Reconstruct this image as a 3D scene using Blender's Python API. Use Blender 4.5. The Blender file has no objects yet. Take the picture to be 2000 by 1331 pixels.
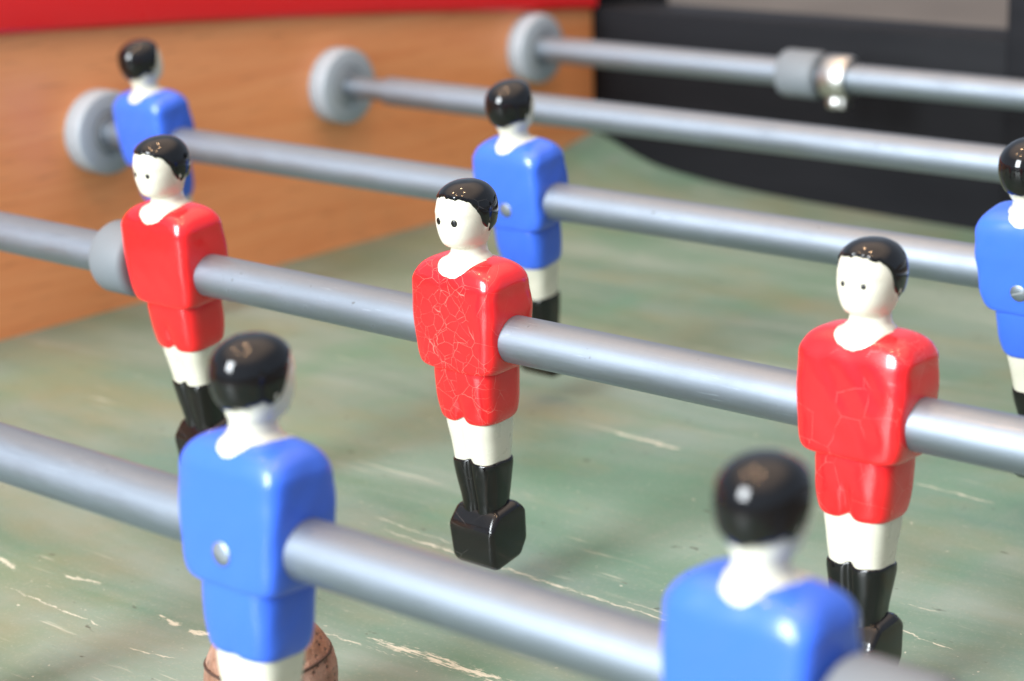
import bpy, bmesh, math, random
import numpy as np
from mathutils import Matrix, Vector

random.seed(7); np.random.seed(7)
scene = bpy.context.scene
COL = scene.collection

# ------------------------------------------------------------------ camera
cam_d = bpy.data.cameras.new('camera')
cam_d.sensor_width = 36.0
cam_d.lens = 74.43
cam_d.clip_start = 0.01
cam_d.clip_end = 60.0
cam = bpy.data.objects.new('camera', cam_d)
COL.objects.link(cam)
RIGHT = Vector((0.7608096, 0.6485153, -0.0244261))
UP = Vector((-0.1604132, 0.2243931, 0.9612052))
FWD = Vector((-0.6288373, 0.7273758, -0.2747508))
m = Matrix.Identity(4)
for r in range(3):
    m[r][0] = RIGHT[r]; m[r][1] = UP[r]; m[r][2] = -FWD[r]
m[0][3], m[1][3], m[2][3] = 0.7506708, -0.2893089, 0.1653221
cam.matrix_world = m
cam_d.dof.use_dof = True
cam_d.dof.focus_distance = 0.588
cam_d.dof.aperture_fstop = 11.4
scene.camera = cam

# ------------------------------------------------------------------ room light
world = bpy.data.worlds.new('World')
scene.world = world
world.use_nodes = True
wt = world.node_tree
bgn = wt.nodes['Background']
# the room as the table sees it: warm ceiling, walls washed by daylight, darker floor
wtc = wt.nodes.new('ShaderNodeTexCoord'); wsep = wt.nodes.new('ShaderNodeSeparateXYZ'); wr = wt.nodes.new('ShaderNodeValToRGB')
wmap = wt.nodes.new('ShaderNodeMath'); wmap.operation = 'MULTIPLY_ADD'; wmap.inputs[1].default_value = 0.5; wmap.inputs[2].default_value = 0.5
wt.links.new(wtc.outputs['Generated'], wsep.inputs[0]); wt.links.new(wsep.outputs[2], wmap.inputs[0])
wt.links.new(wmap.outputs[0], wr.inputs[0]); wt.links.new(wr.outputs[0], bgn.inputs[0])
els = wr.color_ramp.elements
els[0].position = 0.30; els[0].color = (0.20, 0.19, 0.18, 1)
els[1].position = 0.50; els[1].color = (0.50, 0.60, 0.76, 1)
for p_, c_ in ((0.78, (0.52, 0.60, 0.74, 1)), (0.92, (2.40, 1.92, 1.62, 1))):
    e_ = els.new(p_); e_.color = c_
bgn.inputs[1].default_value = 0.66

def area(name, loc, target, sx, sy, power, color, shape='RECTANGLE'):
    d = bpy.data.lights.new(name, 'AREA')
    d.shape = shape; d.size = sx; d.size_y = sy; d.energy = power; d.color = color
    o = bpy.data.objects.new(name, d); COL.objects.link(o)
    o.location = loc
    o.rotation_euler = (Vector(target) - Vector(loc)).to_track_quat('-Z', 'Y').to_euler()
    return o
area('window_light', (0.05, -3.6, 1.60), (0.3, 0.2, 0.0), 1.45, 2.7, 400, (0.90, 0.96, 1.0))
for k, (x, y) in enumerate(((0.2, -0.75), (1.0, -0.55), (-0.5, -0.35), (0.65, 0.15), (-0.2, 0.55))):
    area('ceiling_lamp', (x, y, 2.1), (x, y, 0), 0.08, 0.08, 4.5, (1.0, 0.62, 0.34), 'DISK')

scene.view_settings.view_transform = 'Standard'
scene.view_settings.look = 'None'
scene.view_settings.exposure = 0.22
scene.view_settings.gamma = 1.0
scene.render.engine = 'CYCLES'
scene.cycles.use_denoising = True

# ------------------------------------------------------------------ helpers
def mesh_obj(name, verts, faces, mat, parent=None, smooth=True):
    me = bpy.data.meshes.new(name)
    me.from_pydata([tuple(v) for v in verts], [], [tuple(f) for f in faces])
    me.update()
    if smooth:
        me.polygons.foreach_set('use_smooth', [True] * len(me.polygons))
    if mat: me.materials.append(mat)
    o = bpy.data.objects.new(name, me)
    COL.objects.link(o)
    if parent: o.parent = parent
    return o

def tag(o, label=None, cat=None, group=None, kind=None):
    if label: o['label'] = label
    if cat: o['category'] = cat
    if group: o['group'] = group
    if kind: o['kind'] = kind
    return o

def empty(name, loc, rot=(0, 0, 0)):
    o = bpy.data.objects.new(name, None)
    o.empty_display_size = 0.01
    COL.objects.link(o); o.location = loc; o.rotation_euler = rot
    return o

def pchip(xs, ys, x):
    xs = np.asarray(xs, float); ys = np.asarray(ys, float); x = np.asarray(x, float)
    h = np.diff(xs); d = np.diff(ys) / h
    mm = np.zeros_like(ys); mm[0] = d[0]; mm[-1] = d[-1]
    for i in range(1, len(xs) - 1):
        if d[i-1] * d[i] > 0:
            w1 = 2*h[i] + h[i-1]; w2 = h[i] + 2*h[i-1]
            mm[i] = (w1 + w2) / (w1 / d[i-1] + w2 / d[i])
    k = np.clip(np.searchsorted(xs, x) - 1, 0, len(xs) - 2)
    t = (x - xs[k]) / h[k]
    return ((1+2*t)*(1-t)**2*ys[k] + t*(1-t)**2*h[k]*mm[k] + t*t*(3-2*t)*ys[k+1] + t*t*(t-1)*h[k]*mm[k+1])

def loft_grid(secs, sub=5, N=72):
    """secs rows: z, cy, ax, a_front, a_back, n  (mm) -> grid of points (rows, N, 3)"""
    S = np.array(secs, float)
    t = np.arange(len(S)); tt = np.linspace(0, len(S) - 1, (len(S) - 1) * sub + 1)
    I = np.array([pchip(t, S[:, k], tt) for k in range(6)]).T
    th = np.linspace(0, 2*np.pi, N, endpoint=False)
    c, s = np.cos(th), np.sin(th)
    G = np.zeros((len(I), N, 3))
    for i, (z, cy, ax, af, ab, n) in enumerate(I):
        ay = np.where(s < 0, af, ab)
        r = (np.abs(c / ax)**n + np.abs(s / ay)**n)**(-1.0 / n)
        G[i, :, 0] = r * c; G[i, :, 1] = cy + r * s; G[i, :, 2] = z
    return G

def grid_mesh(name, G, mat, parent, scale=0.001):
    R, N, _ = G.shape
    v = (G.reshape(-1, 3) * scale).tolist()
    f = []
    for i in range(R - 1):
        a = i * N
        for j in range(N):
            k = (j + 1) % N
            f.append((a + j, a + k, a + N + k, a + N + j))
    # caps as fans
    for row, rev in ((0, True), (R - 1, False)):
        ctr = G[row].mean(axis=0) * scale
        v.append(tuple(ctr)); ci = len(v) - 1
        for j in range(N):
            k = (j + 1) % N
            f.append((ci, row*N + k, row*N + j) if rev else (ci, row*N + j, row*N + k))
    return mesh_obj(name, v, f, mat, parent)

def lathe_x(name, prof, mat, parent=None, N=64, closed=True):
    """profile of (x, r) in metres revolved about the local X axis"""
    v, f = [], []
    n = len(prof)
    for (x, r) in prof:
        for j in range(N):
            a = 2*math.pi*j/N
            v.append((x, r*math.cos(a), r*math.sin(a)))
    rows = n if closed else n - 1
    for i in range(rows):
        i2 = (i + 1) % n
        for j in range(N):
            k = (j + 1) % N
            f.append((i*N + j, i2*N + j, i2*N + k, i*N + k))
    o = mesh_obj(name, v, f, mat, parent)
    o.data.set_sharp_from_angle(angle=math.radians(40))
    return o

def bevel_box(name, lo, hi, mat, parent=None, bev=0.001, seg=3):
    bm = bmesh.new()
    bmesh.ops.create_cube(bm, size=1.0)
    for vv in bm.verts:
        vv.co = Vector([(lo[k] + hi[k]) / 2 + vv.co[k] * (hi[k] - lo[k]) for k in range(3)])
    bmesh.ops.bevel(bm, geom=bm.edges[:], offset=bev, segments=seg, affect='EDGES', profile=0.5)
    me = bpy.data.meshes.new(name); bm.to_mesh(me); bm.free()
    me.polygons.foreach_set('use_smooth', [True] * len(me.polygons))
    me.set_sharp_from_angle(angle=math.radians(45))
    me.materials.append(mat)
    o = bpy.data.objects.new(name, me); COL.objects.link(o)
    if parent: o.parent = parent
    return o

# ------------------------------------------------------------------ node helper
class NT:
    def __init__(self, name):
        self.m = bpy.data.materials.new(name); self.m.use_nodes = True
        self.t = self.m.node_tree; self.b = self.t.nodes['Principled BSDF']
    def n(self, typ, **kw):
        nd = self.t.nodes.new(typ)
        for k, v in kw.items(): setattr(nd, k, v)
        return nd
    def put(self, sock, val):
        if val is None: return
        if hasattr(val, 'is_output'): self.t.links.new(val, sock)
        else: sock.default_value = val
    def math(self, op, a, b=None, c=None, clamp=False):
        nd = self.n('ShaderNodeMath', operation=op, use_clamp=clamp)
        for i, v in enumerate((a, b, c)): self.put(nd.inputs[i], v)
        return nd.outputs[0]
    def ramp(self, fac, stops, interp='LINEAR'):
        nd = self.n('ShaderNodeValToRGB'); cr = nd.color_ramp; cr.interpolation = interp
        while len(cr.elements) < len(stops): cr.elements.new(0.5)
        for e, (p, c) in zip(cr.elements, stops):
            e.position = p; e.color = c if len(c) == 4 else (*c, 1)
        self.put(nd.inputs[0], fac); return nd.outputs[0]
    def mix(self, fac, a, b, blend='MIX'):
        nd = self.n('ShaderNodeMix', data_type='RGBA', blend_type=blend)
        self.put(nd.inputs[0], fac)
        for s, v in ((nd.inputs[6], a), (nd.inputs[7], b)):
            if isinstance(v, tuple) and len(v) == 3: v = (*v, 1)
            self.put(s, v)
        return nd.outputs[2]
    def coord(self, scale=(1, 1, 1), loc=(0, 0, 0), kind='Object', rot=(0, 0, 0)):
        tc = self.n('ShaderNodeTexCoord'); mp = self.n('ShaderNodeMapping')
        mp.inputs['Scale'].default_value = scale; mp.inputs['Location'].default_value = loc
        mp.inputs['Rotation'].default_value = rot
        self.t.links.new(tc.outputs[kind], mp.inputs[0]); return mp.outputs[0]
    def noise(self, vec, scale, detail=4, rough=0.55, dist=0.0):
        nd = self.n('ShaderNodeTexNoise'); self.put(nd.inputs['Vector'], vec)
        nd.inputs['Scale'].default_value = scale; nd.inputs['Detail'].default_value = detail
        nd.inputs['Roughness'].default_value = rough; nd.inputs['Distortion'].default_value = dist
        return nd.outputs['Fac'], nd.outputs['Color']
    def bump(self, h, strength, dist):
        nd = self.n('ShaderNodeBump'); nd.inputs['Strength'].default_value = strength
        nd.inputs['Distance'].default_value = dist; self.put(nd.inputs['Height'], h)
        self.t.links.new(nd.outputs[0], self.b.inputs['Normal'])
    def set(self, **kw):
        for k, v in kw.items():
            s = self.b.inputs[k.replace('_', ' ')]
            if isinstance(v, tuple) and len(v) == 3: v = (*v, 1)
            self.put(s, v)
        return self

def paint(name, col, rough=0.22, coat=0.5, crack=None, crack_col=None, crack_amt=1.0, crack_gate=0.40, chest=False, spec=0.5, dust=0.08, seed=0.0):
    """hand-dipped enamel over cast metal; optional crackled lacquer"""
    k = NT(name)
    v = k.coord(loc=(seed, seed * 0.7, seed * 1.3))
    nf, _ = k.noise(v, 260, 3)
    n2, _ = k.noise(v, 60, 4)
    c = k.mix(k.math('MULTIPLY', k.ramp(n2, [(0.35, (0, 0, 0)), (0.75, (1, 1, 1))]), dust), col, tuple(min(1, x * 0.75 + 0.03) for x in col))
    rr = k.math('MULTIPLY_ADD', nf, 0.08, rough - 0.03)
    hgt = k.math('MULTIPLY', n2, 1.0)
    if crack:
        nwf, nwc = k.noise(v, crack * 0.55, 3, 0.6)
        vm = k.n('ShaderNodeVectorMath', operation='MULTIPLY_ADD')
        k.put(vm.inputs[0], nwc); vm.inputs[1].default_value = (0.0035,) * 3; k.put(vm.inputs[2], v)
        zone = 1.0
        if chest:
            tcz = k.n('ShaderNodeTexCoord'); sz = k.n('ShaderNodeSeparateXYZ'); k.t.links.new(tcz.outputs['Object'], sz.inputs[0])
            zone = k.math('MULTIPLY_ADD', k.math('ABSOLUTE', k.math('ADD', sz.outputs[0], -0.001)), -110.0, 1.9, clamp=True)
            zone = k.math('MULTIPLY', zone, k.math('MULTIPLY_ADD', sz.outputs[1], -120.0, 0.25, clamp=True))
        lines = None
        for sc, th, off in ((crack, 0.0055, 0.0), (crack * 1.9, 0.009, 3.1)):
            vo = k.n('ShaderNodeTexVoronoi', feature='DISTANCE_TO_EDGE'); k.put(vo.inputs['Vector'], vm.outputs[0])
            vo.inputs['Scale'].default_value = sc
            l = k.ramp(vo.outputs['Distance'], [(0.0, (1, 1, 1)), (th * 0.5, (0.8, 0.8, 0.8)), (th, (0, 0, 0))])
            gate, _ = k.noise(k.coord(loc=(off + seed, 1.7 + off, off)), crack * 0.45, 2)
            lo = crack_gate if off == 0 else crack_gate + 0.11
            g = k.ramp(gate, [(lo, (0, 0, 0)), (lo + 0.06, (1, 1, 1))])
            l = k.math('MULTIPLY', k.math('MULTIPLY', l, g), zone)
            lines = l if lines is None else k.math('MAXIMUM', lines, l)
        bk, _ = k.noise(k.coord(loc=(8 + seed, 3, 1)), crack * 2.4, 2, 0.5)
        lines = k.math('MULTIPLY', lines, k.ramp(bk, [(0.36, (0.25, 0.25, 0.25)), (0.48, (1, 1, 1))]))
        c = k.mix(k.math('MULTIPLY', lines, crack_amt), c, crack_col)
        hgt = k.math('SUBTRACT', hgt, k.math('MULTIPLY', lines, 0.9 * crack_amt))
        rr = k.math('ADD', rr, k.math('MULTIPLY', lines, 0.2))
    k.set(Base_Color=c, Roughness=rr, Coat_Weight=coat, Coat_Roughness=0.07)
    k.b.inputs['IOR'].default_value = 1.5
    k.b.inputs['Specular IOR Level'].default_value = spec
    k.bump(hgt, 0.12, 0.0006)
    return k.m

RED = (0.78, 0.012, 0.016); BLUE = (0.036, 0.128, 0.67); CREAM = (0.63, 0.612, 0.500); BLACK = (0.0035, 0.0035, 0.004)
M = {}
M['red'] = paint('red_enamel', RED, seed=0.0)
M['red_crackled'] = paint('red_enamel_crackled', RED, crack=135, crack_col=(0.86, 0.20, 0.16), crack_amt=1.0, crack_gate=0.35, chest=True, seed=0.3)
M['red_scratched'] = paint('red_enamel_scratched', RED, crack=120, crack_col=(0.86, 0.16, 0.14), crack_amt=0.8, crack_gate=0.46, seed=1.9)
M['blue'] = paint('blue_enamel', BLUE, rough=0.30, coat=0.25, seed=0.5)
M['cream'] = paint('cream_enamel', CREAM, rough=0.27, coat=0.4, seed=0.9)
M['black'] = paint('black_enamel', BLACK, rough=0.08, coat=0.0, spec=0.5, dust=0.1, seed=1.3)
M['black_crackled'] = paint('black_enamel_crackled', BLACK, rough=0.08, coat=0.0, spec=0.5, crack=110, crack_col=(0.10, 0.095, 0.09), crack_amt=0.5, crack_gate=0.52, seed=2.3)
M['black_boot'] = paint('black_worn_enamel', (0.006, 0.0055, 0.0055), rough=0.13, coat=0.0, spec=0.5, dust=0.15, crack=70, crack_col=(0.11, 0.10, 0.095), crack_amt=0.4, crack_gate=0.55, seed=2.9)
k = NT('eye_black'); k.set(Base_Color=(0.004, 0.004, 0.004), Roughness=0.3); M['eye'] = k.m

def steel(name, col=(0.270, 0.312, 0.362), rough=0.52, pits=True):
    k = NT(name)
    v = k.coord(); vs = k.coord(scale=(0.06, 1, 1))
    a, _ = k.noise(vs, 1500, 4, 0.7)       # drawing lines along the bar
    b, _ = k.noise(v, 70, 5, 0.6)         # handling marks
    d, _ = k.noise(v, 420, 2, 0.5)
    mask = k.ramp(b, [(0.38, (0, 0, 0)), (0.72, (1, 1, 1))])
    c = k.mix(k.math('MULTIPLY', mask, 0.35), col, tuple(x * 0.72 for x in col))
    rr = k.math('ADD', k.math('MULTIPLY_ADD', a, 0.22, rough - 0.11), k.math('MULTIPLY', mask, 0.08))
    if pits:
        p = k.ramp(d, [(0.68, (0, 0, 0)), (0.73, (1, 1, 1))])
        p = k.math('MULTIPLY', p, k.ramp(b, [(0.5, (0, 0, 0)), (0.62, (1, 1, 1))]))
        c = k.mix(k.math('MULTIPLY', p, 0.7), c, (0.16, 0.15, 0.14))
        rr = k.math('ADD', rr, k.math('MULTIPLY', p, 0.3))
    # handling scratches running along the bar
    sc, _ = k.noise(k.coord(scale=(0.04, 1, 1), loc=(4, 2, 9)), 2600, 2, 0.5)
    sm = k.math('MULTIPLY', k.ramp(sc, [(0.66, (0, 0, 0)), (0.72, (1, 1, 1))]), k.ramp(b, [(0.45, (0, 0, 0)), (0.6, (1, 1, 1))]))
    c = k.mix(k.math('MULTIPLY', sm, 0.5), c, tuple(min(1, x * 1.7) for x in col))
    k.set(Base_Color=c, Metallic=1.0, Roughness=rr, Coat_Weight=0.22, Coat_Roughness=0.13)
    k.bump(a, 0.05, 0.0003)
    return k.m
M['steel'] = steel('brushed_steel')
M['zinc'] = steel('zinc_plated', (0.56, 0.56, 0.54), 0.34, False)

def plastic(name, col, rough=0.45, spread=0.12):
    k = NT(name); v = k.coord()
    a, _ = k.noise(v, 90, 4); b, _ = k.noise(v, 900, 2)
    k.set(Base_Color=k.mix(k.math('MULTIPLY', a, spread * 2), col, tuple(x * 0.7 for x in col)),
          Roughness=k.math('MULTIPLY_ADD', a, 0.15, rough - 0.07))
    k.bump(b, 0.08, 0.0003)
    return k.m
M['grey_plastic'] = plastic('grey_plastic', (0.38, 0.43, 0.475), 0.40)
M['grey_sleeve'] = plastic('grey_plastic_sleeve', (0.32, 0.36, 0.39), 0.4)
M['grey_dark'] = plastic('grey_plastic_ring', (0.20, 0.22, 0.23), 0.5)
M['grey_rubber'] = plastic('grey_rubber', (0.145, 0.165, 0.182), 0.6)
M['red_plastic'] = plastic('red_plastic', (0.90, 0.020, 0.022), 0.30, 0.05)

# black board of the goal end
k = NT('black_board'); v = k.coord(scale=(0.15, 1, 1)); a, _ = k.noise(v, 60, 5); b, _ = k.noise(k.coord(), 500, 3)
k.set(Base_Color=k.mix(a, (0.006, 0.0065, 0.008), (0.016, 0.0165, 0.019)), Roughness=k.math('MULTIPLY_ADD', b, 0.2, 0.42)); k.bump(b, 0.1, 0.0004)
k.b.inputs['Specular IOR Level'].default_value = 0.06
M['black_board'] = k.m

# beech-coloured veneer of the side panel
k = NT('beech_veneer')
v = k.coord(scale=(1, 0.06, 1)); w = k.coord(scale=(1, 0.25, 1))
a, _ = k.noise(v, 130, 6, 0.62, 0.4); b, _ = k.noise(w, 16, 4); fl, _ = k.noise(k.coord(scale=(1, 0.06, 1)), 700, 2)
c = k.mix(k.ramp(a, [(0.34, (0, 0, 0)), (0.68, (1, 1, 1))]), (0.95, 0.392, 0.160), (0.86, 0.300, 0.105))
c = k.mix(k.math('MULTIPLY', k.ramp(b, [(0.35, (0, 0, 0)), (0.7, (1, 1, 1))]), 0.25), c, (0.96, 0.45, 0.20))
c = k.mix(k.math('MULTIPLY', k.ramp(fl, [(0.60, (0, 0, 0)), (0.70, (1, 1, 1))]), 0.35), c, (0.46, 0.17, 0.06))
k.set(Base_Color=c, Roughness=0.38, Coat_Weight=0.15, Coat_Roughness=0.25); k.bump(a, 0.06, 0.0004)
M['beech'] = k.m

# cork ball
k = NT('cork'); v = k.coord(); a, _ = k.noise(v, 260, 5, 0.65); b, _ = k.noise(v, 75, 3)
vo = k.n('ShaderNodeTexVoronoi'); k.put(vo.inputs['Vector'], v); vo.inputs['Scale'].default_value = 420
pit = k.ramp(vo.outputs['Distance'], [(0.0, (1, 1, 1)), (0.22, (0.2, 0.2, 0.2)), (0.34, (0, 0, 0))])
c = k.mix(a, (0.11, 0.050, 0.028), (0.32, 0.165, 0.10)); c = k.mix(k.ramp(b, [(0.4, (0, 0, 0)), (0.7, (0.6, 0.6, 0.6))]), c, (0.44, 0.30, 0.24))
c = k.mix(k.math('MULTIPLY', pit, 0.85), c, (0.05, 0.02, 0.012))
k.set(Base_Color=c, Roughness=0.75); k.bump(k.math('SUBTRACT', a, pit), 0.9, 0.0012)
M['cork'] = k.m
k = NT('dark_seam'); k.set(Base_Color=(0.055, 0.026, 0.017), Roughness=0.85); M['seam'] = k.m

# worn green playfield
def field_material():
    k = NT('worn_green_playfield')
    tc = k.n('ShaderNodeTexCoord'); sep = k.n('ShaderNodeSeparateXYZ'); k.t.links.new(tc.outputs['Object'], sep.inputs[0])
    X, Y = sep.outputs[0], sep.outputs[1]
    v = k.coord(); vx = k.coord(scale=(0.22, 1, 1)); vy = k.coord(scale=(1, 0.3, 1), rot=(0, 0, 0.25))
    big, _ = k.noise(vx, 22, 5, 0.6, 0.6)
    big2, _ = k.noise(vy, 17, 4, 0.6, 0.3)
    grain, _ = k.noise(k.coord(scale=(0.05, 1, 1)), 480, 4, 0.6)
    fine, _ = k.noise(v, 900, 3, 0.6)
    c = k.mix(k.ramp(big, [(0.32, (0, 0, 0)), (0.66, (1, 1, 1))]), (0.094, 0.192, 0.138), (0.225, 0.292, 0.258))
    c = k.mix(k.math('MULTIPLY', k.ramp(big2, [(0.50, (0, 0, 0)), (0.72, (1, 1, 1))]), 0.75), c, (0.090, 0.230, 0.150))
    n3, _ = k.noise(k.coord(loc=(3, 1, 0), scale=(0.6, 1, 1)), 12, 4, 0.6)
    c = k.mix(k.math('MULTIPLY', k.ramp(n3, [(0.48, (0, 0, 0)), (0.70, (1, 1, 1))]), 0.7), c, (0.225, 0.205, 0.105))
    c = k.mix(k.math('MULTIPLY', grain, 0.35), c, (0.17, 0.20, 0.14))
    c = k.mix(k.math('MULTIPLY', k.ramp(fine, [(0.55, (0, 0, 0)), (0.75, (1, 1, 1))]), 0.35), c, (0.33, 0.35, 0.28))
    # dark flecks
    df, _ = k.noise(k.coord(scale=(0.45, 1, 1), loc=(1, 4, 0)), 330, 2, 0.5)
    c = k.mix(k.math('MULTIPLY', k.ramp(df, [(0.715, (0, 0, 0)), (0.76, (1, 1, 1))]), 0.7), c, (0.05, 0.055, 0.04))
    # random fine scrapes running across the table
    sc1, _ = k.noise(k.coord(scale=(0.10, 1.3, 1), rot=(0, 0, 0.06)), 190, 3, 0.65)
    g1, _ = k.noise(k.coord(loc=(5, 2, 0)), 26, 3)
    s1 = k.math('MULTIPLY', k.ramp(sc1, [(0.625, (0, 0, 0)), (0.69, (1, 1, 1))]), k.ramp(g1, [(0.47, (0, 0, 0)), (0.62, (1, 1, 1))]))
    sp, _ = k.noise(k.coord(loc=(2, 7, 0)), 420, 2, 0.5)
    s2 = k.math('MULTIPLY', k.ramp(sp, [(0.735, (0, 0, 0)), (0.77, (1, 1, 1))]), 0.8)
    wear = k.math('MAXIMUM', k.math('MULTIPLY', s1, 0.42), s2)
    # individual worn scrapes: x0, y0, x1, y1, half width, strength, break-up threshold
    segs = [(0.342, 0.1065, 0.412, 0.1097, 0.0050, 1.0, 0.47), (0.330, 0.1015, 0.372, 0.1035, 0.0012, .8, 0.52),
            (0.262, 0.1735, 0.470, 0.1672, 0.0016, 0.9, 0.46), (0.272, 0.1800, 0.345, 0.1755, 0.0009, .7, 0.46),
            (0.284, 0.2970, 0.329, 0.2945, 0.0026, .95, 0.42), (0.405, 0.3135, 0.446, 0.3120, 0.0013, .8, 0.45),
            (0.238, 0.0826, 0.259, 0.0875, 0.0022, .9, 0.46), (0.287, 0.0818, 0.302, 0.0790, 0.0024, 1.0, 0.42),
            (0.303, 0.0797, 0.3135, 0.0808, 0.0026, 1.0, 0.38), (0.226, 0.0672, 0.294, 0.0654, 0.0008, .8, 0.47),
            (0.206, 0.0815, 0.228, 0.0772, 0.0026, .9, 0.46), (0.461, 0.2052, 0.490, 0.2005, 0.0011, .9, 0.46),
            (0.452, 0.2210, 0.474, 0.2215, 0.0012, .6, 0.48), (0.298, 0.0600, 0.318, 0.0640, 0.0008, .7, 0.48),
            (0.385, 0.1740, 0.430, 0.1715, 0.0012, .6, 0.50), (0.30, 0.190, 0.33, 0.1875, 0.0011, .6, 0.50)]
    brk, _ = k.noise(k.coord(scale=(0.16, 1, 1)), 1100, 6, 0.75)
    wob, _ = k.noise(k.coord(scale=(1, 0.5, 1)), 150, 6, 0.65)
    yw = k.math('MULTIPLY_ADD', wob, 0.0046, k.math('SUBTRACT', Y, 0.0023))
    for (x0, y0, x1, y1, hw, st, th) in segs:
        sl = (y1 - y0) / (x1 - x0)
        line = k.math('MULTIPLY_ADD', X, sl, y0 - sl * x0)
        dd = k.math('ABSOLUTE', k.math('SUBTRACT', yw, line))
        prof = k.math('SUBTRACT', 1.0, k.math('DIVIDE', dd, hw), clamp=True)
        e0 = k.math('DIVIDE', k.math('SUBTRACT', X, x0), (x1 - x0) * 0.25, clamp=True)
        e1 = k.math('DIVIDE', k.math('SUBTRACT', x1, X), (x1 - x0) * 0.25, clamp=True)
        mk = k.math('MULTIPLY', k.math('MULTIPLY', prof, e0), e1)
        mk = k.math('ADD', k.math('MULTIPLY', mk, 0.62), k.math('MULTIPLY_ADD', brk, 2.0, -1.0 - (th - 0.08)))
        mk = k.math('MULTIPLY', k.math('MULTIPLY', mk, 6.0, clamp=True), st)
        mk = k.math('MULTIPLY', mk, k.math('GREATER_THAN', prof, 0.02))
        wear = k.math('MAXIMUM', wear, mk)
    c = k.mix(k.math('MULTIPLY', wear, 0.82), c, (0.60, 0.59, 0.49))
    k.set(Base_Color=c, Roughness=k.math('ADD', k.math('MULTIPLY_ADD', big, 0.15, 0.33), k.math('MULTIPLY', wear, 0.25)))
    k.b.inputs['IOR'].default_value = 1.45
    k.bump(k.math('SUBTRACT', k.math('MULTIPLY', grain, 0.35), k.math('MULTIPLY', wear, 0.7)), 0.22, 0.0006)
    return k.m
M['field'] = field_material()

# floor of the room far beyond the table
k = NT('grey_floor'); a, _ = k.noise(k.coord(), 1.6, 5, 0.6); b, _ = k.noise(k.coord(), 14, 4)
c = k.mix(k.ramp(a, [(0.35, (0, 0, 0)), (0.68, (1, 1, 1))]), (0.095, 0.082, 0.066), (0.20, 0.182, 0.155)); c = k.mix(k.math('MULTIPLY', b, 0.3), c, (0.12, 0.11, 0.10))
k.set(Base_Color=c, Roughness=0.6); M['floor'] = k.m

# ------------------------------------------------------------------ setting and table
H = 0.0830            # rod axis above the playfield
S = 0.15              # rod spacing
YE = 0.6565           # goal end
YN = -0.30            # table modelled as far as this side of the camera
XW = 0.70             # playfield width

fl = mesh_obj('floor', [(-14, -6, -0.86), (14, -6, -0.86), (14, 22, -0.86), (-14, 22, -0.86)], [(0, 1, 2, 3)], M['floor'], smooth=False)
tag(fl, kind='structure')

table = empty('foosball_table', (0, 0, 0))
tag(table, 'table football cabinet with worn green playfield, beech side, red rail and black goal end', 'foosball table')

def field_z(x, y):
    """flat playfield whose far corner sweeps up to the goal end"""
    ry = pchip([0, .515, .56, .60, .642, YE], [0, 0, .0065, .0158, .0255, .0288], np.clip(y, 0, YE))
    fx = pchip([0, .0506, .1197, .1839, .2439, .32, 1], [1.0, .40, .17, .095, .05, 0.0, 0.0], np.clip(x, 0, 1))
    return -H + ry * fx
nx, ny = 90, 150
xs = np.linspace(0.0, XW, nx); ys = np.concatenate([np.linspace(YN, 0.5, 40), np.linspace(0.505, YE - 0.0005, ny - 40)])
v = [(x, y, float(field_z(x, y))) for y in ys for x in xs]
f = [(j*nx + i, j*nx + i + 1, (j+1)*nx + i + 1, (j+1)*nx + i) for j in range(len(ys) - 1) for i in range(nx - 1)]
mesh_obj('playfield', v, f, M['field'], table)

# side panel: follows the arched top line
yr = [-0.35, 0.05, 0.2521, 0.3212, 0.3987, 0.5051, 0.5859, 0.6551, 0.70]
zr = [0.0700, 0.0590, 0.0486, 0.0441, 0.0385, 0.0295, 0.0216, 0.0151, 0.0105]
def rail_z(y): return float(pchip(yr, zr, [y])[0])
yy = np.linspace(YN, YE - 0.0005, 90)
v, f = [], []
for y in yy:
    z = rail_z(y) + 0.003
    v += [(-0.0002, y, -0.15), (-0.0002, y, z), (-0.030, y, z), (-0.030, y, -0.15)]
for i in range(len(yy) - 1):
    for j in range(4):
        kx = (j + 1) % 4
        f.append((i*4 + j, i*4 + kx, (i+1)*4 + kx, (i+1)*4 + j))
f += [(0, 3, 2, 1), tuple(len(v) - 4 + q for q in (0, 1, 2, 3))]
o = mesh_obj('side_panel', v, f, M['beech'], table, smooth=False)

# red rounded rail on top of it
prof = []
w0, w1, hh, rad = 0.0035, -0.036, 0.026, 0.009
for cx, cz, a0 in ((w0 - rad, hh - rad, 0), (w1 + rad, hh - rad, 90), (w1 + 0.002, 0.002, 180), (w0 - 0.003, 0.003, 270)):
    rr = rad if a0 < 180 else (0.002 if a0 == 180 else 0.003)
    for t in range(9):
        a = math.radians(a0 + 90 * t / 8)
        prof.append((cx + rr * math.cos(a), cz + rr * math.sin(a)))
v, f = [], []; n = len(prof)
for y in yy:
    z = rail_z(y)
    v += [(px, y, z + pz) for px, pz in prof]
for i in range(len(yy) - 1):
    for j in range(n):
        kx = (j + 1) % n
        f.append((i*n + j, (i+1)*n + j, (i+1)*n + kx, i*n + kx))
f += [tuple(range(n)), tuple(reversed(range(len(v) - n, len(v))))]
o = mesh_obj('top_rail', v, f, M['red_plastic'], table)
o.data.set_sharp_from_angle(angle=math.radians(60)); o['label'] = 'glossy red rail along the arched side'

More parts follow.
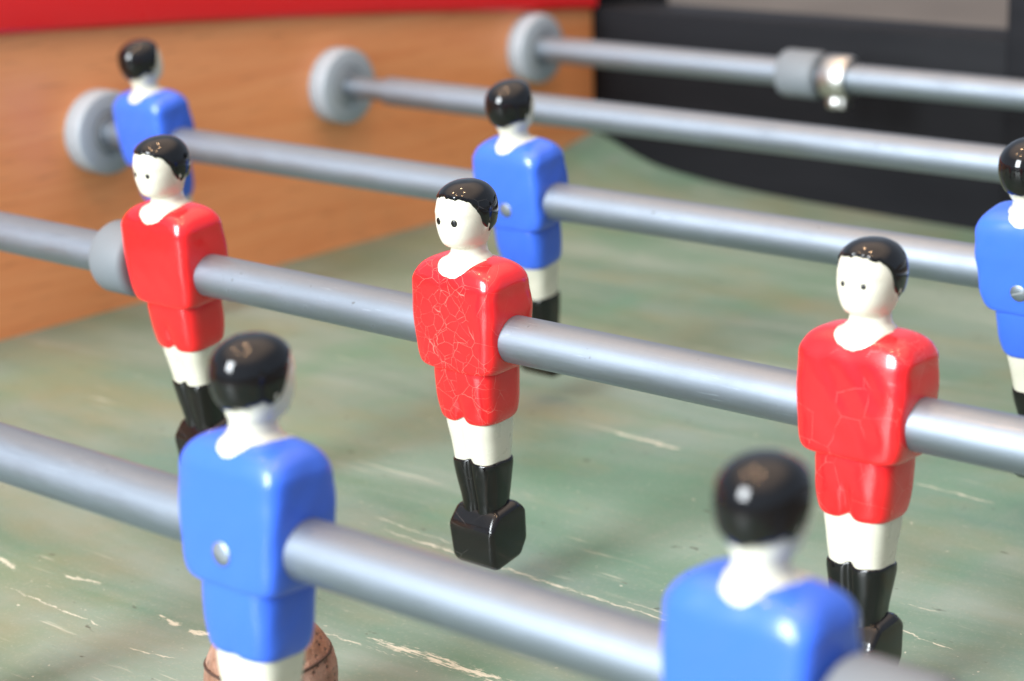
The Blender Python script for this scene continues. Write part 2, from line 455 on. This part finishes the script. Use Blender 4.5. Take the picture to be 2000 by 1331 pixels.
# goal end: black board, corner block, goal mouth frame
bevel_box('end_panel', (-0.0005, YE, -0.15), (0.2595, YE + 0.034, 0.0162), M['black_board'], table, 0.0015)
bevel_box('corner_block', (-0.050, YE + 0.0003, -0.15), (-0.0010, YE + 0.075, 0.036), M['black_board'], table, 0.003)
bevel_box('goal_post', (0.2600, YE - 0.004, -0.15), (0.2900, YE + 0.075, 0.060), M['black_board'], table, 0.002)
bevel_box('goal_crossbar', (0.2902, YE - 0.003, 0.000), (0.46, YE + 0.060, 0.060), M['black_board'], table, 0.002)
bevel_box('goal_back', (0.2902, YE + 0.074, -0.15), (0.46, YE + 0.080, 0.0), M['black_board'], table, 0.001)

# bearings in the side panel
def bearing(y, hole=0.0073):
    R = 0.0188
    pr = [(-0.0015, R), (0.0078, R), (0.0088, R - 0.0003), (0.0094, R - 0.0008), (0.0097, R - 0.0016),
          (0.0102, 0.0112), (0.0102, 0.0105), (0.0094, 0.0100), (0.0090, 0.0097), (0.0090, 0.0074), (-0.0015, 0.0074)]
    b = lathe_x('bearing', pr, M['grey_plastic'], table); b.location = (0, y, 0)
    c = lathe_x('sleeve', [(-0.001, 0.0092), (0.0098, 0.0092), (0.0103, 0.0087), (0.0103, hole + 0.0005), (0.0097, hole), (-0.001, hole)], M['grey_sleeve'], b)
    return b
for i in (2, 3, 4): bearing(i * S, 0.0057 if i == 3 else 0.0072)
bearing(1 * S); bearing(0.0)

# ------------------------------------------------------------------ rods
def rod(i, label, x_thin=None, r=0.00695, xend=0.74):
    t = empty('rod', (0, i * S, 0)); tag(t, label, 'rod', 'steel rods across the table')
    x0 = -0.06 if x_thin is None else x_thin
    pr = [(x0, 0.0005), (x0, r - 0.0006), (x0 + 0.0006, r), (xend - 0.0006, r), (xend, r - 0.0006), (xend, 0.0005)]
    lathe_x('shaft', pr, M['steel'], t, 72)
    if x_thin is not None:
        lathe_x('inner_shaft', [(-0.06, 0.0005), (-0.06, 0.0054), (x_thin + 0.02, 0.0054), (x_thin + 0.02, 0.0005)], M['steel'], t, 64)
    return t
rod(0, 'front steel rod carrying the nearest blue players')
rod(1, 'steel rod running through the three red players')
rod(2, 'steel rod carrying the second row of blue players, behind the red ones')
rod(3, 'bare steel rod with a thinner neck at its grey bearing', 0.036)
rod(4, 'farthest steel rod, with grey stop and clamp ring, against the black goal end')

def bumper(x0, x1, i, label, R=0.0123, washer=True):
    e = 0.0022
    pr = [(x0, 0.0071), (x0, R - e), (x0 + e * .35, R - e * .35), (x0 + e, R), (x1 - e, R), (x1 - e * .35, R - e * .35), (x1, R - e), (x1, 0.0071)]
    pr = [(x - x0, r) for x, r in pr]
    b = empty('rubber_bumper', (x0, i * S, 0)); tag(b, label, 'bumper', 'grey rubber bumpers on the rods')
    lathe_x('ring', pr, M['grey_rubber'], b)
    if washer: lathe_x('washer', [(x1 - x0 + 0.0002, 0.0071), (x1 - x0 + 0.0002, R - 0.0010), (x1 - x0 + 0.0022, R - 0.0010), (x1 - x0 + 0.0022, 0.0071)], M['grey_dark'], b)
    return b
bumper(0.1945, 0.2112, 1, 'grey rubber bumper beside the leftmost red player', washer=False)
bumper(0.5735, 0.5940, 0, 'grey rubber bumper beside the nearest blue player, cut by the bottom edge', 0.0123)
bumper(0.1668, 0.1890, 4, 'grey rubber bumper on the farthest rod, next to the shiny clamp ring', 0.0118, False)

c = empty('clamp_ring', (0.1918, 4 * S, 0)); tag(c, 'shiny zinc clamp ring with screw beside the grey bumper on the farthest rod', 'clamp')
lathe_x('band', [(0, 0.0071), (0, 0.0098), (0.0015, 0.0108), (0.0125, 0.0108), (0.0140, 0.0098), (0.0140, 0.0071)], M['zinc'], c)
lug = bevel_box('lug', (0.0020, -0.0040, -0.0150), (0.0120, 0.0040, -0.0095), M['zinc'], c, 0.0008)
sc = lathe_x('screw', [(0, 0.0002), (0, 0.0030), (0.0014, 0.0026), (0.0020, 0.0014), (0.0022, 0.0002)], M['zinc'], c, 24)
sc.location = (0.0065, -0.0042, -0.0122); sc.rotation_euler = (0, 0, -math.pi / 2)

# ------------------------------------------------------------------ players
def smooth01(x): x = np.clip(x, 0, 1); return x * x * (3 - 2 * x)

#        z     cy   ax    af    ab   n
SHIRT = [(-9.0, 0.2, 8.0, 6.5, 6.5, 3.0), (-9.8, 0.1, 12.0, 8.9, 8.9, 4.4), (-9.6, 0.1, 13.1, 9.8, 9.8, 5.2), (-8.4, 0, 14.1, 10.4, 10.3, 6.4), (-4, 0, 15.0, 10.6, 10.5, 7.8),
         (2, 0, 15.3, 10.7, 10.6, 8.0), (8, 0, 15.8, 10.6, 10.5, 7.8), (12.5, 0, 15.8, 10.3, 10.2, 7.0), (16, 0, 16.0, 10.0, 9.9, 6.2), (18.6, 0, 15.2, 9.3, 9.2, 5.2),
         (20.6, 0, 13.5, 8.0, 7.9, 4.2), (21.9, 0, 10.8, 5.9, 5.8, 3.4), (22.5, 0, 6.0, 3.2, 3.2, 2.6)]
SHORTS = [(-8.0, 0.2, 11.0, 8.9, 8.9, 3.8), (-12, 0.2, 11.3, 9.3, 9.3, 4.2), (-18, 0.2, 11.1, 9.2, 9.1, 4.2), (-22.5, 0.2, 10.7, 8.8, 8.7, 4.0), (-25.1, 0.2, 10.1, 8.4, 8.3, 3.8),
          (-26.1, 0.2, 9.3, 7.8, 7.7, 3.5), (-26.2, 0.2, 8.0, 6.6, 6.6, 3.2), (-25.2, 0.2, 6.4, 5.0, 5.0, 2.6)]
LEGS = [(-22, 0.3, 9.4, 7.9, 7.7, 3.6), (-27, 0.3, 9.2, 7.7, 7.4, 3.6), (-33, 0.4, 8.5, 7.1, 6.8, 3.5), (-38.9, 0.5, 7.9, 6.6, 6.3, 3.4), (-41, 0.5, 7.8, 6.5, 6.2, 3.4)]
SOCKS = [(-38.9, 0.5, 7.5, 6.2, 5.9, 3.3), (-39.0, 0.5, 8.0, 6.65, 6.4, 3.3), (-39.5, 0.5, 8.35, 6.95, 6.65, 3.4), (-40.6, 0.5, 8.4, 7.0, 6.7, 3.4), (-46, 0.5, 7.8, 6.4, 6.1, 3.3), (-51, 0.5, 7.0, 5.7, 5.5, 3.2),
         (-53.4, 0.5, 6.8, 5.5, 5.4, 3.1), (-57, 0.5, 6.8, 5.5, 5.4, 3.0)]
HEAD = [(15.0, 0, 7.5, 7.5, 7.5, 2.3), (18.4, 0, 7.6, 8.2, 8.0, 2.2), (20.2, 0, 7.6, 7.8, 7.6, 2.2), (21.4, 0, 7.2, 7.0, 7.0, 2.1), (22.6, 0, 6.4, 6.1, 6.4, 2.1), (24.0, 0, 5.3, 5.0, 5.8, 2.1),
        (25.6, 0, 5.0, 4.8, 5.7, 2.1), (26.2, 0, 5.0, 5.8, 5.7, 2.1), (27.0, 0, 5.5, 7.6, 5.9, 2.15), (28.1, 0, 6.0, 8.5, 6.0, 2.25), (30.3, 0, 6.8, 8.95, 6.6, 2.4), (33.3, 0, 7.4, 9.1, 7.8, 2.5),
        (36.3, 0, 7.7, 9.1, 8.7, 2.3), (39.2, 0, 7.4, 8.7, 8.8, 2.2), (41.6, 0, 6.3, 7.4, 7.7, 2.15), (43.2, 0, 4.5, 5.3, 5.7, 2.1), (44.0, 0, 2.6, 3.0, 3.3, 2.1), (44.2, 0, 0.7, 0.8, 0.9, 2.0)]
HAIR = [(26.8, 0, 4.6, 6.6, 4.6, 2.1), (28.2, 0, 5.6, 8.0, 5.9, 2.1), (30.0, 0, 6.5, 8.9, 7.4, 2.1), (33.2, 0, 7.4, 9.1, 8.9, 2.15), (36.3, 0, 7.7, 9.1, 9.4, 2.15), (39.2, 0, 7.4, 8.7, 9.1, 2.15),
        (41.6, 0, 6.3, 7.4, 7.8, 2.1), (43.2, 0, 4.5, 5.3, 5.7, 2.1), (44.0, 0, 2.6, 3.0, 3.3, 2.0), (44.25, 0, 0.7, 0.8, 0.9, 2.0)]

def groove(G, amt, w, zfun=None, back=0.5):
    x, y, z = G[..., 0], G[..., 1], G[..., 2]
    g = amt * np.exp(-(x / w)**2)
    if zfun is not None: g = g * zfun(z)
    g = np.where(y > 0, g * back, g)
    G[..., 1] = y - np.sign(y) * g
    return G

def wobble(G, amt, seed):
    rs = np.random.RandomState(seed); ph = rs.rand(6) * 6.28
    x, y, z = G[..., 0].copy(), G[..., 1].copy(), G[..., 2].copy()
    G[..., 0] += amt * np.sin(z * 0.55 + y * 0.3 + ph[0]) * np.cos(y * 0.4 + ph[1])
    G[..., 1] += amt * np.sin(z * 0.5 + x * 0.35 + ph[2]) * np.cos(x * 0.3 + ph[3])
    return G

def build_meshes(seed):
    """local mm geometry, front is -y, rod axis is x through the origin"""
    out = {}
    g = wobble(loft_grid(SHIRT, 9, 120), 0.10, seed)
    # hint of a chest line
    out['shirt'] = g
    cg = g[g[:, 0, 2] > 13.0].copy()
    x, y, z = cg[..., 0], cg[..., 1], cg[..., 2]
    rs = np.random.RandomState(seed + 9); ph = rs.rand(3) * 6.28
    low = np.where(y < 0, 18.3, 19.5)
    sd = z - (low + (np.abs(x + 0.3 * np.sin(ph[0])) / np.where(y < 0, 5.7, 4.8))**2.3 * 2.6 + 0.12 * np.sin(1.1 * x + ph[1]) + 0.07 * np.sin(2.7 * x + ph[2]))
    d = np.clip(sd * 0.6, -0.5, 0.13)
    dv = cg - np.array([0, 0, 6.0]); dv /= np.linalg.norm(dv, axis=-1, keepdims=True)
    out['collar'] = cg + dv * d[..., None]
    g = loft_grid(SHORTS, 6, 96)
    groove(g, 0.75, 1.1, lambda z: smooth01((-15.5 - z) / 5), 0.12)
    hem = smooth01((-22.0 - g[..., 2]) / 3.0)
    g[..., 2] += hem * np.where(g[..., 1] < 0, 1.4, 0.35) * np.exp(-(g[..., 0] / 1.9)**2)
    g[..., 2] -= hem * 0.35 * np.cos(g[..., 0] * 0.62) * 0
    out['shorts'] = wobble(g, 0.08, seed + 1)
    g = loft_grid(LEGS, 6, 96); groove(g, 0.95, 1.3)
    out['legs'] = wobble(g, 0.10, seed + 2)
    g = loft_grid(SOCKS, 6, 96); groove(g, 0.8, 1.2)
    top = smooth01((g[..., 2] + 42) / 2.4)
    rs = np.random.RandomState(seed + 3); ph = rs.rand(3) * 6.28
    th = np.arctan2(g[..., 1], g[..., 0])
    g[..., 2] += top * (1.0 * np.exp(-(g[..., 0] / 1.5)**2) + 0.18 * np.sin(3 * th + ph[0]) + 0.12 * np.sin(7 * th + ph[1]))
    out['socks'] = wobble(g, 0.07, seed + 4)
    g = loft_grid(HEAD, 6, 96)
    x, y, z = g[..., 0].copy(), g[..., 1].copy(), g[..., 2].copy()
    fr = smooth01((-y - 4) / 3)
    g[..., 1] -= fr * (0.55 * np.exp(-((x / 1.15)**2 + ((z - 31.9) / 2.2)**2)))                   # nose
    g[..., 1] += fr * (0.30 * np.exp(-(((np.abs(x) - 3.1) / 1.7)**2 + ((z - 34.5) / 1.2)**2)))     # eye hollows
    g[..., 1] -= fr * (0.16 * np.exp(-(((z - 36.7) / 0.8)**2)))                                    # brow
    g[..., 1] += fr * (0.14 * np.exp(-((x / 2.2)**2 + ((z - 29.6) / 0.35)**2)))                    # mouth line
    ear = np.exp(-(((y - 0.6) / 0.9)**2 + ((z - 32.6) / 1.7)**2))
    g[..., 0] += np.sign(x) * 0.75 * ear                                                           # ears
    out['head'] = g
    g = loft_grid(HAIR, 8, 120)
    x, y, z = g[..., 0], g[..., 1], g[..., 2]
    line = np.interp(y, [-9.5, -7.5, -5.2, -3.8, -2.6, -1.6, -0.2, 1.2, 5, 9.5], [41.4, 41.1, 40.0, 38.4, 36.2, 33.6, 31.6, 30.4, 29.6, 29.2])
    line = line + 0.045 * x**2 * smooth01((y - 1.0) / 4.0)
    rs = np.random.RandomState(seed + 5); ph = rs.rand(4) * 6.28
    th = np.arctan2(y, x)
    sd = z - line + 0.22 * np.sin(7 * th + ph[0]) + 0.16 * np.sin(17 * th + ph[1]) + 0.10 * np.sin(31 * th + ph[2])
    d = np.where(sd > 0, np.minimum(0.62, sd * 0.9), np.maximum(-1.2, sd * 0.9))
    ctr = np.array([0, 0.4, 36.2]); dv = g - ctr; dv[..., 2] *= 0.9
    dv /= np.linalg.norm(dv, axis=-1, keepdims=True)
    g = g + dv * d[..., None]
    out['hair'] = g
    return out

def boot_mesh():
    prof = [(-8.4, -59.2), (-4.4, -54.2), (5.0, -53.2), (8.3, -56.6), (8.5, -66.4), (5.6, -71.4), (-5.6, -73.0), (-8.0, -70.0)]
    bm = bmesh.new()
    rings = []
    for x, s in ((-9.1, 1), (9.1, 1)):
        ring = []
        for (y, z) in prof:
            k = 1.0 - 0.10 * max(0.0, min(1.0, (-60 - z) / 10.0)) - 0.10 * max(0.0, min(1.0, (z + 57) / 4.0))
            ring.append(bm.verts.new((x * k, y + 0.6, z)))
        rings.append(ring)
    n = len(prof)
    bm.faces.new(rings[0]); bm.faces.new(list(reversed(rings[1])))
    for i in range(n):
        j = (i + 1) % n
        bm.faces.new((rings[0][j], rings[0][i], rings[1][i], rings[1][j]))
    bmesh.ops.recalc_face_normals(bm, faces=bm.faces[:])
    bmesh.ops.bevel(bm, geom=bm.edges[:], offset=1.9, segments=6, affect='EDGES', profile=0.5, clamp_overlap=True)
    bmesh.ops.triangulate(bm, faces=[f for f in bm.faces if len(f.verts) > 4])
    for v in bm.verts: v.co *= 0.001
    me = bpy.data.meshes.new('boot'); bm.to_mesh(me); bm.free()
    me.polygons.foreach_set('use_smooth', [True] * len(me.polygons))
    return me
BOOT = boot_mesh()

def eye_mesh():
    v, f = [], []; N = 20
    rows = [(0.0, 1.0), (0.6, 0.92), (0.9, 0.6), (1.0, 0.02)]
    for h, r in rows:
        for j in range(N):
            a = 2 * math.pi * j / N
            v.append((0.00072 * r * math.cos(a), -0.00030 * h, 0.00082 * r * math.sin(a)))
    for i in range(len(rows) - 1):
        for j in range(N):
            k = (j + 1) % N
            f.append((i*N + j, i*N + k, (i+1)*N + k, (i+1)*N + j))
    return v, f

def screw_part(parent, y):
    """slotted screw head set in the back of the shirt, with its countersunk ring"""
    N = 32
    ring = lathe_x('screw', [(-0.0006, 0.0002), (-0.0006, 0.0028), (0.0002, 0.0028), (0.0005, 0.0024), (0.0005, 0.0005), (0.0005, 0.0002)], M['steel'], parent, N)
    ring.rotation_euler = (0, 0, math.pi / 2); ring.location = (0.0002, y, -0.0018)
    slot = bevel_box('slot', (0.00045, -0.00035, -0.0022), (0.00058, 0.00035, 0.0022), M['grey_dark'], ring, 0.00005, 1)
    slot.rotation_euler = (math.radians(38), 0, 0)
    return ring

def player(x, i, team, tilt, label, seed, shirt=None, black=None, boot=None, screw_turn=0.0, eye=1.0):
    """tilt: degrees, head towards -Y of the table"""
    red = team == 'red'
    rot = (math.radians(tilt if red else -tilt), 0, 0 if red else math.pi)
    t = empty('foosball_player', (x, i * S, 0), rot)
    tag(t, label, 'player figure', 'red players' if red else 'blue players')
    G = build_meshes(seed)
    kit = shirt or M[team]
    sh = grid_mesh('shirt', G['shirt'], kit, t)
    grid_mesh('shorts', G['shorts'], kit, t)
    grid_mesh('legs', G['legs'], M['cream'], t)
    grid_mesh('socks', G['socks'], black or M['black'], t)
    o = bpy.data.objects.new('boots', BOOT.copy()); COL.objects.link(o); o.parent = t
    o.data.materials.append(boot or M['black_boot'])
    h = grid_mesh('head', G['head'], M['cream'], t)
    grid_mesh('collar', G['collar'], M['cream'], h)
    grid_mesh('hair', G['hair'], black or M['black'], h)
    hv = G['head'].reshape(-1, 3)
    for sx in (-1, 1):
        ex, ez = sx * 2.85, 34.4
        cand = hv[hv[:, 1] < -5]
        near = cand[np.argmin((cand[:, 0] - ex)**2 + (cand[:, 2] - ez)**2)]
        v, f = eye_mesh()
        e = mesh_obj('eye', v, f, M['eye'], h)
        e.location = (ex / 1000, near[1] / 1000 - 0.00004, ez / 1000); e.scale = (eye, 1.0, eye)
        e.rotation_euler = (0, 0, sx * 0.20)
    sc = screw_part(sh, 0.0105)
    sc.rotation_euler = (screw_turn, 0, math.pi / 2)
    return t

player(0.2273, 1, 'red', 7.0, 'leftmost red player, standing beside the grey bumper', 11, eye=1.1)
player(0.3564, 1, 'red', 2.9, 'middle red player with finely cracked red shirt', 23, M['red_crackled'], M['black_crackled'], eye=1.35)
player(0.4876, 1, 'red', -1.5, 'rightmost red player with faint scratches on the shirt', 37, M['red_scratched'], eye=0.95)
player(0.0404, 2, 'blue', 10.0, 'farthest blue player, next to the beech side panel', 41)
player(0.2486, 2, 'blue', 10.0, 'blue player behind the middle red player', 53, screw_turn=0.5)
player(0.4568, 2, 'blue', 12.0, 'blue player cut off by the right edge of the picture', 67, screw_turn=1.2)
player(0.2950, 0, 'blue', -2.2, 'blue player on the front rod, beyond the left edge of the picture', 71)
player(0.4262, 0, 'blue', -2.2, 'blue player in front of the cork ball, seen from behind', 83, screw_turn=0.3)
player(0.5566, 0, 'blue', -2.2, 'nearest blue player, very blurred at the bottom edge', 97)

# ------------------------------------------------------------------ ball
RB = 0.0172
b = empty('cork_ball', (0.37426, 0.04796, -H)); tag(b, 'reddish brown cork ball with dark seam behind a blue player\'s legs', 'ball')
bm = bmesh.new(); bmesh.ops.create_icosphere(bm, subdivisions=5, radius=RB)
for vv in bm.verts:
    d = vv.co.normalized()
    vv.co *= 1.0 + 0.006 * math.sin(d.x * 23 + 1) * math.sin(d.y * 19) + 0.005 * math.sin(d.z * 31 + d.x * 17)
me = bpy.data.meshes.new('ball_core'); bm.to_mesh(me); bm.free()
me.polygons.foreach_set('use_smooth', [True] * len(me.polygons)); me.materials.append(M['cork'])
core = bpy.data.objects.new('ball_core', me); COL.objects.link(core); core.parent = b; core.location = (0, 0, RB)
v, f = [], []; N, K = 96, 8
for j in range(N):
    a = 2 * math.pi * j / N
    rr = RB * 0.945 * (1.0 + 0.004 * math.sin(5 * a)); wv = 0.33 * RB + 0.0005 * math.sin(3 * a + 1)
    for q in range(K):
        bq = 2 * math.pi * q / K
        v.append(((rr + 0.00035 * math.cos(bq)) * math.cos(a), (rr + 0.00035 * math.cos(bq)) * math.sin(a), wv + 0.00045 * math.sin(bq)))
for j in range(N):
    for q in range(K):
        f.append((j*K + q, ((j+1) % N)*K + q, ((j+1) % N)*K + (q+1) % K, j*K + (q+1) % K))
seam = mesh_obj('seam', v, f, M['seam'], core)
seam.rotation_euler = (math.radians(4), math.radians(-3), 0)
